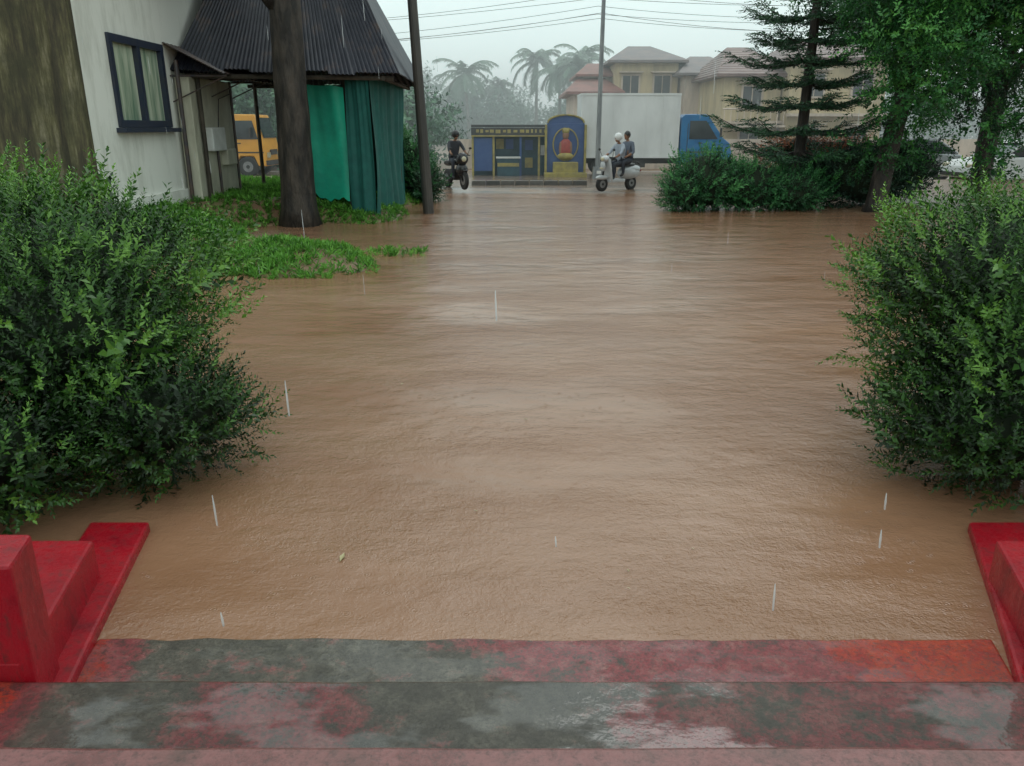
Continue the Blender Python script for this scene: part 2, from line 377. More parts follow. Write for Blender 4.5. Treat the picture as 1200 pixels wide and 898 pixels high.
# ---------------------------------------------------------------- white building (left)
m_wallw,nt,b=newmat('stained_white_wall'); v=mapping(nt,(1,1,.22))
c=mix(nt,ramp(nt,noise(nt,v,2.2,8,.72),[(.48,0),(.76,.65)]),(.76,.76,.70),(.34,.34,.28))
L(nt,c,b.inputs['Base Color']); b.inputs['Roughness'].default_value=.75; bump(nt,noise(nt,mapping(nt),18,5),b,.2,.01)
m_moss,nt,b=newmat('mossy_wall'); v=mapping(nt,(1,1,.13)); va=noise(nt,v,4.2,9,.78); vb=noise(nt,mapping(nt),1.4,6,.7)
c=ramp(nt,va,[(.34,(.016,.014,.010)),(.46,(.06,.05,.028)),(.54,(.11,.10,.045)),(.66,(.26,.23,.15))])
c=mix(nt,ramp(nt,vb,[(.42,0),(.62,.7)]),c,(.035,.035,.018))
L(nt,c,b.inputs['Base Color']); b.inputs['Roughness'].default_value=.8; bump(nt,va,b,.5,.02)
m_frame=M('dark_window_frame',(.02,.03,.06),(.03,.035,.05),8,.4)
m_glass,nt,b=newmat('curtained_glass'); v=mapping(nt,(1,3,.3)); L(nt,ramp(nt,noise(nt,v,1.6,3),[(.35,(.13,.22,.15)),(.6,(.50,.55,.42))]),b.inputs['Base Color']); b.inputs['Roughness'].default_value=.08
m_rust=M('rusty_dark_metal',(.035,.035,.045),(.09,.055,.04),5,.45,bs=.2,stretch=(1,1,1))
m_cream=M('cream_panel',(.60,.58,.46),(.42,.40,.31),3,.6,stretch=(1,1,.4))
wb=empty('white_building')
b=MB()
for (y0,y1,z0,z1) in ((13.4,14.5,-.2,5.2),(14.5,16.7,-.2,2.0),(14.5,16.7,3.55,5.2),(16.7,19.9,-.2,5.2)): b.box((-7.1,(y0+y1)/2,(z0+z1)/2),(.2,y1-y0,z1-z0))
b.obj('side_wall',[m_wallw],wb)
box('front_wall',(-10.2,13.5,2.5),(6.0,.2,5.4),m_moss,wb)
box('corner_pilaster',(-7.12,13.36,2.5),(.34,.16,5.4),m_moss,wb)
box('rear_wall',(-10.2,19.8,2.5),(5.98,.2,5.4),m_wallw,wb); box('left_wall',(-13.1,16.65,2.5),(.2,6.1,5.4),m_wallw,wb)
box('roof_slab',(-10.1,16.65,5.3),(7.2,7.4,.2),m_moss,wb)
box('plinth',(-6.97,16.65,.4),(.1,6.6,.7),m_wallw,wb)
b=MB()
for y in (14.56,15.6,16.64): b.box((-7.0,y,2.775),(.1,.13,1.55))
for z in (2.06,3.49): b.box((-6.995,15.6,z),(.1,2.2,.13))
b.obj('window_frame',[m_frame],wb)
box('window_glass',(-7.05,15.6,2.775),(.02,2.1,1.45),m_glass,wb)
box('window_sill',(-6.93,15.6,1.95),(.22,2.4,.08),m_frame,wb)
box('side_cabinet',(-6.82,18.35,1.75),(.3,2.5,2.5),m_cream,wb,bevel=.02)
box('meter_box',(-6.6,18.1,1.75),(.16,.8,.5),m_white,wb,bevel=.02); box('meter_box_lower',(-6.6,18.8,1.35),(.16,.6,.35),m_cream,wb,bevel=.02)
b=MB(); b.tube([(-6.85,17.0,.3),(-6.85,17.0,3.3)],.045,n=8); b.tube([(-6.63,18.2,.4),(-6.63,18.2,1.5)],.03,n=6); b.tube([(-6.55,19.2,.4),(-6.55,19.2,3.0)],.03,n=6); b.tube([(-6.6,18.3,2.0),(-6.6,18.5,2.6),(-6.62,19.4,2.75)],.012,n=5); b.obj('drain_pipes',[m_rust],wb)
def corr(name,A,B,C,D_,mat,parent,nu=40,amp=.03):
    A,B,C,D_=map(Vector,(A,B,C,D_)); nrm=(B-A).cross(D_-A).normalized(); b=MB(); V=[];F=[]
    n=nu*4
    for j in range(2):
        for i in range(n+1):
            t=i/n; p=(A.lerp(B,t) if j==0 else D_.lerp(C,t))+nrm*amp*math.sin(2*math.pi*i/4+.4)
            if j==0: p+=(A-D_).normalized()*.05*math.sin(math.floor(i/24)*2.3)
            V.append(p)
    F=[(i,i+1,n+2+i,n+1+i) for i in range(n)]; b.add(V,F)
    o=b.obj(name,[mat],parent); md=o.modifiers.new('s','SOLIDIFY'); md.thickness=.012; return o
corr('awning_sheet',(-5.9,16.8,3.05),(-5.6,19.8,2.95),(-7.0,19.8,3.55),(-7.0,16.8,3.6),m_rust,wb,16,.02)
b=MB()
for y in (17.0,18.3,19.6): b.tube([(-7,y,3.0),(-5.85,y,3.0)],.02,n=6); b.tube([(-7,y,2.5),(-5.9,y,2.98)],.015,n=6)
b.obj('awning_brackets',[m_rust],wb)
# ---------------------------------------------------------------- shed
m_roofd,nt,b=newmat('dark_corrugated'); v=mapping(nt,(1,1,.3)); L(nt,ramp(nt,noise(nt,v,2.5,7,.7),[(.35,(.012,.014,.024)),(.55,(.03,.032,.045)),(.7,(.09,.06,.05))]),b.inputs['Base Color']); b.inputs['Roughness'].default_value=.45
m_green=M('green_tarp',(.015,.42,.27),(.010,.27,.19),1.5,.4,bs=.35,bd=.04,bscale=5)
m_greend=M('dark_green_netting',(.006,.085,.075),(.010,.12,.10),5,.75,bs=.4,bd=.02,bscale=40)
sh=empty('shed')
ap1=(-4.25,20.6,6.6); ap2=(-6.3,20.6,6.6)
corr('roof_front',(-7.0,17.05,3.12),(-2.35,17.3,3.05),ap1,ap2,m_roofd,sh,52,.016)
corr('roof_side',(-2.35,17.3,3.05),(-2.4,22.6,3.05),ap1,ap1,m_roofd,sh,24,.02)
corr('roof_rear',(-2.4,22.6,3.05),(-6.95,22.6,3.1),ap2,ap1,m_roofd,sh,30,.025)
corr('roof_left',(-6.95,22.6,3.1),(-7.0,17.05,3.12),ap2,ap2,m_roofd,sh,24,.02)
def cloth(name,A,B,z0,z1,mat,amp=.05,nf=5,zb=None,zt=None):
    b=MB(); nu,nv=48,20; V=[]
    d=Vector((B[0]-A[0],B[1]-A[1],0)); nn_=Vector((d.y,-d.x,0)).normalized()
    for j in range(nv+1):
        for i in range(nu+1):
            t=i/nu; s=j/nv; zlo=(z0 if zb is None else z0+(zb-z0)*t)+.05*math.sin(t*9)+.025*math.sin(t*31); zhi=(z1 if zt is None else z1+(zt-z1)*t)-.04*abs(math.sin(t*nf*3.14))
            z=zlo*(1-s)+zhi*s
            V.append(Vector((A[0],A[1],z))+d*t+nn_*amp*(math.sin(t*nf*6.28+s*1.5)+.6*math.sin(t*nf*2.7*6.28+s*4)*s+.8*math.sin(s*5+t*3))*(1-.4*s))
    b.add(V,[(j*(nu+1)+i,j*(nu+1)+i+1,(j+1)*(nu+1)+i+1,(j+1)*(nu+1)+i) for j in range(nv) for i in range(nu)])
    return b.obj(name,[mat],sh,smooth=True)
cloth('green_sheet',(-4.75,18.2),(-3.66,17.95),.55,2.95,m_green,.03,1.3,.40,2.85)
cloth('dark_netting_front',(-3.62,17.9),(-3.02,17.55),.02,3.05,m_greend,.035,2)
cloth('dark_netting_side',(-3.02,17.55),(-2.85,21.2),.05,3.05,m_greend,.05,5)
cloth('rear_netting',(-4.9,21.3),(-2.85,21.2),.4,3.05,m_greend,.04,4)
b=MB()
for p in ((-6.6,17.4),(-3.12,17.95),(-2.95,21.1),(-6.6,21.2),(-3.66,18.1),(-4.85,18.4)): b.tube([(p[0],p[1],-.1),(p[0],p[1],3.1)],.05,n=8)
b.tube([(-6.8,17.3,3.02),(-2.5,17.5,2.98)],.05,n=6); b.tube([(-2.7,17.4,2.98),(-2.75,22.0,2.98)],.05,n=6); b.tube([(-6.8,21.3,3.0),(-2.7,21.3,2.98)],.05,n=6)
b.obj('posts_and_beams',[m_bark],sh)
# ---------------------------------------------------------------- poles & wires
m_pole=M('dark_pole',(.035,.032,.03),(.07,.06,.05),6,.5,stretch=(1,1,.2))
m_galv=M('galvanised_steel',(.18,.19,.20),(.28,.29,.29),6,.45,metal=.3,stretch=(1,1,.3))
b=MB(); b.tube([(-2.03,19.3,-.3),(-2.25,19.3,4.6),(-2.42,19.3,8.2)],[.135,.11,.09],n=14); b.box((-2.41,19.3,7.7),(1.5,.1,.1)); 
for x in (-3.0,-2.7,-2.1,-1.8): b.tube([(x,19.3,7.75),(x,19.3,7.92)],.035,n=8)
b.obj('utility_pole',[m_pole],smooth=False)
b=MB(); b.tube([(3.3,31,.05),(3.32,31,5),(3.35,31,9.2)],[.095,.08,.06],n=12); b.box((3.35,31,8.6),(1.6,.08,.08)); b.box((3.3,31,.3),(.4,.4,.5),taper=.8)
b.obj('street_pole',[m_galv])
def wire(b,A,B,sag,r=.009):
    P=[]
    for i in range(17):
        t=i/16; p=Vector(A).lerp(Vector(B),t); p.z-=4*sag*t*(1-t); P.append(p)
    b.tube(P,r,n=5)
b=MB()
for k,(dz,s) in enumerate(((0,.5),(.25,.6),(.5,.4),(.75,.7),(-.3,.6),(-.15,.8))):
    wire(b,(-22,36,4.9+dz+.2*k),(3.4,34-.3*k,6.3+dz),s); wire(b,(3.4,34-.3*k,6.3+dz),(24,36,6.9+dz),s)
wire(b,(-2.4,19.3,7.7),(3.35,31,8.5),.4); wire(b,(-2.4,19.3,7.85),(-20,30,8),.4)
b.obj('overhead_wires',[M('wire_grey',(.16,.17,.17),(.12,.12,.12),5,.5)])
# ---------------------------------------------------------------- trees
m_trunk=M('dark_wet_bark',(.014,.011,.009),(.075,.058,.045),6,.7,bs=1,bd=.08,bscale=9,stretch=(1,1,.3),lo=.4,hi=.7)
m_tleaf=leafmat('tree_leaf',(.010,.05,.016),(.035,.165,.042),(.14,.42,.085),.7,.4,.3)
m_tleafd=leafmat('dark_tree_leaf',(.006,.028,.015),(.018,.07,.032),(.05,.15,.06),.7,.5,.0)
def grow(b,p,d,l,r,lev,tips,mx=3,z_bias=.1,mi=0):
    pts=[p];rr=[r];q=Vector(p);dd=Vector(d).normalized()
    ns=4 if lev else 12
    wv=.18 if lev else .05
    for i in range(ns):
        dd=(dd+Vector((random.uniform(-wv,wv),random.uniform(-wv,wv),random.uniform(-.1,.1)+z_bias*.3)))
        if lev==0: dd=dd*.5+Vector(d).normalized()*.6
        dd.normalize()
        q=q+dd*l/ns; pts.append(q.copy()); rr.append(r*(1-(.45 if lev else .18)*(i+1)/ns))
    if lev==0: rr[0]*=1.35; rr[1]*=1.06
    b.tube(pts,rr,n=16 if lev==0 else 6,mi=mi,rj=.06 if lev==0 else 0)
    if lev==0: pts=pts[::3]
    if lev>=mx: tips.append((q,dd)); return
    for k in range(random.choice((3,4)) if lev else 5):
        a=random.uniform(0,6.28); nd=(dd+.9*Vector((math.cos(a),math.sin(a),random.uniform(-.1,.35)))).normalized()
        st_=pts[random.choice((2,3,4)) if lev else random.choice((3,4))]
        grow(b,st_,nd,l*random.uniform(.6,.8),r*.5,lev+1,tips,mx,z_bias,mi)
    tips.append((q,dd))
Tt=sprig(12,1,.30,.5,1.15,9)
def tree(name,base,h,r,leafm,size,per,spread=.55,lean=(0,0,1),mx=3,extra=(),zc=None):
    e=empty(name); b=MB(); tips=[]
    grow(b,Vector(base),lean,h,r,0,tips,mx); b.obj('trunk_and_limbs',[m_trunk],e,smooth=True)
    P=[];D=[];Rv=[]
    for q,d in list(tips)+[(Vector(c),Vector((0,0,1))) for c in extra]:
        s=spread*random.uniform(.7,1.3); n=int(per*random.uniform(.7,1.3)); base_r=random.uniform(.0,1)
        X=rng.normal(0,1,(n,3)); X/=np.linalg.norm(X,axis=1,keepdims=True); k=rng.uniform(.2,1,n)**.5
        pp=np.array(q)+X*k[:,None]*s*np.array([1,1,.6]); P.append(pp); D.append(X+np.array([0,0,-.35])); Rv.append(base_r*.6+k*.25+X[:,2]*.2)  # tone: random per clump, paler outward and towards the clump top
    P=np.vstack(P);D=np.vstack(D);Rv=np.concatenate(Rv)
    if zc is not None:
        q=P[:,2]>zc; P,D,Rv=P[q],D[q],Rv[q]
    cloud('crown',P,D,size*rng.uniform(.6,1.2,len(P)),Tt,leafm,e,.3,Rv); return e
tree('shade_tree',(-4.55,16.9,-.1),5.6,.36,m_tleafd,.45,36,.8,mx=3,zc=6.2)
ex=[(random.uniform(8.0,14),random.uniform(16.5,20),random.uniform(2.2,6)) for _ in range(54)]
ex+=[(random.uniform(7.4,9.2),random.uniform(17.2,19),random.uniform(3.0,6)) for _ in range(18)]
ex+=[(random.uniform(8.3,13),random.uniform(19,20.5),random.uniform(1.2,2.6)) for _ in range(8)]
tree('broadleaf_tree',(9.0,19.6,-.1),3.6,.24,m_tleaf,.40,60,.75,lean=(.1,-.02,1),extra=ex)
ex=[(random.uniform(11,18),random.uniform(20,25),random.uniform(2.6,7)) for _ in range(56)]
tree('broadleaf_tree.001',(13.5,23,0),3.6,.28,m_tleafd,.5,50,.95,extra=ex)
def conifer(name,base,h):
    e=empty(name); b=MB(); x,y,z=base; b.tube([(x,y,z),(x+.03,y,z+h*.5),(x,y,z+h)],[.16,.11,.02],n=10)
    P=[];D=[]
    zz=1.5; k=0
    while zz<h-.2:
        Lb=(2.1*(1-(zz/h))**.45+.15)*random.uniform(.85,1.1); nb=8
        for i in range(nb):
            a=i*2*math.pi/nb+k*.5+random.uniform(-.25,.25); lb=Lb*random.uniform(.65,1.12); dz=random.uniform(-.1,.1)
            pts=[]
            for t in (0,.25,.5,.75,1):
                pts.append(Vector((x+math.cos(a)*lb*t,y+math.sin(a)*lb*t,z+zz+dz*t-.12*math.sin(t*2.6)*lb+.16*t*t*lb)))
            b.tube(pts,[.035,.028,.02,.014,.006],n=5)
            for t in np.linspace(.18,1,20):
                i0=min(int(t*4),3); p=pts[i0].lerp(pts[i0+1],t*4-i0)
                for sgn in (-1,1,0):
                    dirv=Vector((math.cos(a+sgn*.95),math.sin(a+sgn*.95),-.04)); P.append(p); D.append(dirv)
        zz+=.52+random.uniform(-.06,.12); k+=1
    b.obj('trunk_and_branches',[m_trunk],e)
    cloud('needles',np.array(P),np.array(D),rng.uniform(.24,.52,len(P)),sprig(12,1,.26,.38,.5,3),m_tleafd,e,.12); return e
conifer('conifer_tree',(7.55,21.2,-.1),9.5)
m_hleaf=leafmat('hedge_leaf',(.014,.06,.022),(.035,.16,.05),(.09,.30,.08),1.5,.45,.2)
Th=sprig(13,1,.3,.42,.9,2)
bush('roadside_hedge',[((4.9,20.1,.72),(1.05,.8,.84)),((6.0,20.2,.58),(1.2,.8,.72)),((7.1,20.2,.48),(1.0,.8,.58)),((4.3,19.9,.5),(.6,.6,.55))],3800,.26,m_hleaf,zmin=-.05,stems=False,T=Th,amp=.16)
bush('dark_shrub',[((9.2,20.8,.8),(1.3,.8,.9)),((8.0,21.5,.7),(1.0,.8,.8)),((10.4,21.3,1.0),(.9,.8,.8))],2200,.3,m_tleafd,zmin=-.05,stems=False,T=Th)
m_orl=leafmat('copper_leaf',(.14,.04,.02),(.36,.12,.05),(.50,.22,.12),1.5,.5,.2)
bush('copper_shrub',[((8.4,23.6,1.3),(1.3,.6,.55)),((9.7,23.7,1.2),(.9,.6,.6))],1000,.28,m_orl,zmin=.1,T=Th)
bush('roadside_shrub',[((-3.0,23.2,.9),(.75,.8,1.0)),((-2.4,22.4,.5),(.5,.6,.6)),((-3.4,22.8,1.5),(.5,.5,.7))],1700,.28,m_hleaf,zmin=-.05,T=Th)
# ---------------------------------------------------------------- distant trees and palms
m_far=leafmat('haze_tinted_leaf',(.05,.12,.09),(.09,.18,.13),(.14,.25,.18),.15,.7,0)  # distance haze mixed into the leaf colours, besides the mist volume
m_pal=leafmat('roadside_tree_leaf',(.03,.09,.05),(.06,.15,.085),(.11,.24,.13),.3,.6,0)
P=[];D=[]
for i in range(110):
    x=rng.uniform(-70,70); y=rng.uniform(90,120); hh=rng.uniform(3.5,6.0)+(2.5 if x<-12 else 0)
    rr=rng.uniform(2.5,4.5); n=110
    X_=rng.normal(0,1,(n,3)); X_/=np.linalg.norm(X_,axis=1,keepdims=True)
    P.append(np.array([x,y,hh-rr*.5])+X_*np.array([rr,rr,rr*.75])*rng.uniform(.6,1,(n,1))); D.append(X_)
P=np.vstack(P); D=np.vstack(D); q=P[:,2]>0; P,D=P[q],D[q]
cloud('distant_trees',P,D,rng.uniform(1.2,2.2,len(P)),sprig(9,1,.4,.5,1.2,4),m_far)
P=[];D=[]
for i in range(34):
    x=rng.uniform(-24,-4.8); y=rng.uniform(38,48); n=140; rr=rng.uniform(1.4,2.4)
    X_=rng.normal(0,1,(n,3)); X_/=np.linalg.norm(X_,axis=1,keepdims=True)
    P.append(np.array([x,y,rng.uniform(1.2,4.5 if x<-7.5 else 2.4)])+X_*rr*rng.uniform(.6,1,(n,1))); D.append(X_)
P=np.vstack(P); D=np.vstack(D); q=P[:,2]>0; P,D=P[q],D[q]
cloud('roadside_trees',P,D,rng.uniform(.7,1.2,len(P)),sprig(9,1,.4,.5,1.2,4),m_pal)
m_palm2=M('palm_frond',(.05,.12,.07),(.09,.17,.11),1,.5)
m_palmb=M('palm_bark',(.16,.16,.14),(.10,.10,.09),4,.8)
def palm(name,x,y,h,fl=3.8,nf=22):
    e=empty(name); b=MB(); lean=random.uniform(-.5,.5); top=Vector((x+lean,y,h))
    b.tube([(x,y,0),(x+lean*.3,y,h*.5),top],[.2,.15,.13],n=8); b.obj('trunk',[m_palmb],e)
    fb=MB()
    for i in range(nf):
        a=i*2.4; el=random.uniform(-.45,1.2); pts=[top]; q=top.copy(); f_l=fl*random.uniform(.75,1.1)
        for k in range(10):
            e2=el-k*.17; q=q+Vector((math.cos(a)*math.cos(e2),math.sin(a)*math.cos(e2),math.sin(e2)))*f_l/10; pts.append(q.copy())
        fb.tube(pts,.03,n=4)
        for k in range(1,10):
            t=(pts[k+1]-pts[k-1]).normalized(); s=t.cross(Vector((0,0,1))).normalized()
            for f_ in (0,.33,.66):
                for sg in (-1,1):
                    pp=pts[k].lerp(pts[k+1],f_); dd=s*sg+t*.6+Vector((0,0,-.65+random.uniform(-.3,.3))); dd.normalize()
                    wd=t*.08; ln=.95*(1-.4*abs(k/10-.4))*random.uniform(.7,1.1)
                    fb.add([pp-wd,pp+wd,pp+dd*ln],[(0,1,2)])
    fb.obj('fronds',[m_palm2],e); return e
palm('coconut_palm',-4.5,86,7.2,4.0); palm('coconut_palm.001',-6.2,95,6.6,3.6); palm('coconut_palm.002',2.6,88,8.6,3.8); palm('coconut_palm.003',4.9,84,7.4,3.6); palm('coconut_palm.004',8.3,95,9.4,4.0); palm('coconut_palm.005',-1.5,98,6.4,3.4); palm('coconut_palm.006',7.0,80,7.2,3.2)
# ---------------------------------------------------------------- houses
m_tile,nt,b=newmat('clay_tile'); v=mapping(nt); c=ramp(nt,noise(nt,v,1.5,6),[(.35,(.11,.06,.055)),(.65,(.20,.12,.10))]); L(nt,c,b.inputs['Base Color'])
wv=N(nt,'ShaderNodeTexWave'); wv.inputs['Scale'].default_value=2.2; wv.bands_direction='Z'; L(nt,v,wv.inputs['Vector']); bump(nt,wv.outputs['Fac'],b,.8,.06)
m_tileg=M('weathered_grey_tile',(.13,.12,.13),(.20,.16,.15),1.5,.6,bs=.5,bd=.05,bscale=6)
def stain(name,c1):
    m,nt,b=newmat(name); v=mapping(nt,(1,1,.2)); c=mix(nt,ramp(nt,noise(nt,v,1.6,8,.75),[(.42,0),(.68,.7)]),c1,tuple(a*.45 for a in c1))
    L(nt,c,b.inputs['Base Color']); b.inputs['Roughness'].default_value=.85; return m
m_yel=stain('yellow_wall',(.56,.45,.27)); m_crm=stain('peach_wall',(.60,.49,.40))
m_redt=M('red_tile',(.26,.10,.08),(.17,.08,.065),2,.6)
m_dark=M('dark_glass',(.03,.035,.04),(.06,.06,.06),3,.2)
def hip(name,x0,x1,y0,y1,ze,zr,mat,parent,oh=.5,rf=.35):
    x0-=oh;x1+=oh;y0-=oh;y1+=oh; cy=(y0+y1)/2; k=(x1-x0)*rf; b=MB()
    V=[(x0,y0,ze),(x1,y0,ze),(x1,y1,ze),(x0,y1,ze),(x0+k,cy,zr),(x1-k,cy,zr)]
    V+=[(p[0],p[1],ze-.14) for p in V[:4]]
    b.add(V,[(0,1,5,4),(2,3,4,5),(1,2,5),(3,0,4),(9,8,7,6),(0,6,7,1),(1,7,8,2),(2,8,9,3),(3,9,6,0)])
    return b.obj(name,[mat],parent)
def house(name,blocks):
    e=empty(name)
    for i,(x0,x1,y0,y1,z,zr,wm,rm,floors) in enumerate(blocks):
        box(f'walls_{i}',((x0+x1)/2,(y0+y1)/2,z/2),(x1-x0,y1-y0,z-.1),wm,e); hip(f'roof_{i}',x0,x1,y0,y1,z+.1,zr,rm,e)
        fh=z/floors; nw=max(1,int((x1-x0)/1.9)); fb=MB(); gb=MB()
        for f in range(floors):
            for k in range(nw):
                cx=x0+(k+.5)*(x1-x0)/nw; cz=f*fh+fh*.55
                fb.box((cx,y0-.04,cz),(1.15,.10,1.25)); gb.box((cx-.25,y0-.08,cz),(.44,.06,1.05)); gb.box((cx+.25,y0-.08,cz),(.44,.06,1.05))
                fb.box((cx,y0-.25,cz+.72),(1.4,.5,.07))
            if f: fb.box(((x0+x1)/2,y0-.3,f*fh),(x1-x0+.1,.6,.14))
        fb.obj(f'window_frames_{i}',[m_crm if wm is m_yel else m_white],e); gb.obj(f'window_panes_{i}',[m_dark],e)
    return e
house('tiled_house',[(6.2,10.0,50,57,5.7,6.9,m_yel,m_tileg,2),(3.7,6.15,49,56,3.9,5.2,m_crm,m_redt,1),(4.4,6.18,51.5,56,5.0,5.9,m_crm,m_redt,1)])
house('tiled_house.001',[(10.15,13.3,48.5,56,4.9,6.2,m_crm,m_tileg,2)])
house('yellow_house',[(11.0,14.0,43,50,4.5,6.2,m_yel,m_tile,2),(14.1,19,42,50,5.2,6.6,m_yel,m_tile,2)])
b=MB()
for i in range(10): b.tube([(10.9+i*.34,42.0,2.1),(10.9+i*.34,42.0,2.9)],.03,n=5)
b.tube([(10.8,42.0,2.9),(14.0,42.0,2.9)],.05,n=5); b.box((12.4,42.2,2.05),(3.2,.9,.1))
b.obj('balcony_railing',[m_crm])
box('compound_wall',(10,39.5,.75),(26,.2,1.4),m_crm)
# ---------------------------------------------------------------- painted shrine / shop
m_blue=M('blue_paint',(.03,.075,.22),(.045,.10,.25),4,.5,detail=9); m_yp=M('yellow_paint',(.42,.34,.09),(.24,.20,.08),4,.5,detail=9)
m_teal=M('teal_board',(.03,.09,.12),(.02,.06,.08),4,.5); m_rp=M('red_paint',(.42,.07,.055),(.28,.05,.04),4,.5)
m_skin=M('skin',(.28,.15,.09),(.24,.125,.075),6,.5)
ks=empty('roadside_kiosk')
box('back_wall',(-.05,33.6,1.0),(3.1,.12,1.9),m_teal,ks)
box('roof_board',(.0,33.3,2.05),(3.3,.9,.10),m_dark,ks); box('roof_fascia',(.0,32.83,1.84),(3.3,.05,.30),m_dark,ks)
b=MB()
x=-1.45
while x<1.4:
    wd=random.uniform(.06,.2); b.box((x+wd/2,32.79,1.85+random.uniform(-.01,.01)),(wd,.02,random.uniform(.08,.14))); x+=wd+random.uniform(.04,.12)
b.box((0,32.79,1.67),(3.3,.02,.05)); b.obj('fascia_lettering',[m_yp],ks)
for i,x in enumerate((-1.6,-.75,.35,1.1,1.6)): box(f'post_{i}',(x,32.9,.95),(.08,.08,1.75),m_yp if i!=2 else m_blue,ks)
box('blue_panel',(-1.18,32.92,.95),(.74,.06,1.3),m_blue,ks); box('counter',(-.15,32.95,.45),(.9,.4,.7),m_teal,ks); box('counter_stripe',(-.15,32.74,.55),(.88,.02,.14),m_yp,ks); box('counter_top',(-.15,32.93,.83),(1.0,.5,.06),m_white,ks)
for i,(x,z,c_) in enumerate(((-.5,1.35,m_yp),(-.1,1.35,m_blue),(.7,1.3,m_blue),(.7,.6,m_yp),(1.35,1.1,m_white))): box(f'notice_{i}',(x,33.5,z),(.32,.04,.4),c_,ks)
sn=empty('painted_shrine')
box('back_panel',(2.15,32.6,1.15),(1.5,.14,2.0),m_blue,sn,bevel=.02)
b=MB(); b.extr([(1.42+.73*(1-math.cos(t)),2.15+.3*math.sin(t)) for t in np.linspace(0,math.pi,12)],32.54,32.66); b.obj('arched_top',[m_blue],sn)
b=MB(); b.tube([(1.42+.73*(1-math.cos(t)),32.52,2.17+.3*math.sin(t)) for t in np.linspace(0,math.pi,12)],.04,n=6); b.tube([(2.15+.5*math.cos(t),32.5,1.35+.62*math.sin(t)) for t in np.linspace(0,2*math.pi,24)],.03,n=6,cap=False); b.obj('arch_trim',[m_yp],sn)
b=MB(); b.ell((2.15,32.46,1.7),(.13,.1,.17),0); b.ell((2.15,32.46,1.2),(.26,.12,.38),1); b.ell((1.95,32.44,1.2),(.07,.07,.26),0); b.ell((2.35,32.44,1.2),(.07,.07,.26),0); b.ell((2.15,32.42,.9),(.32,.16,.14),2); b.ell((2.15,32.46,1.86),(.15,.11,.12),2)
b.obj('seated_statue',[m_skin,m_rp,m_yp],sn,smooth=True)
box('pedestal',(2.15,32.35,.45),(1.0,.5,.45),m_yp,sn,bevel=.02); box('base',(2.15,32.35,.17),(1.7,.8,.2),m_yp,sn,bevel=.02)
box('side_post',(1.36,32.5,1.1),(.09,.2,2.0),m_yp,sn,bevel=.01); box('side_post_b',(2.94,32.5,1.1),(.09,.2,2.0),m_yp,sn,bevel=.01)
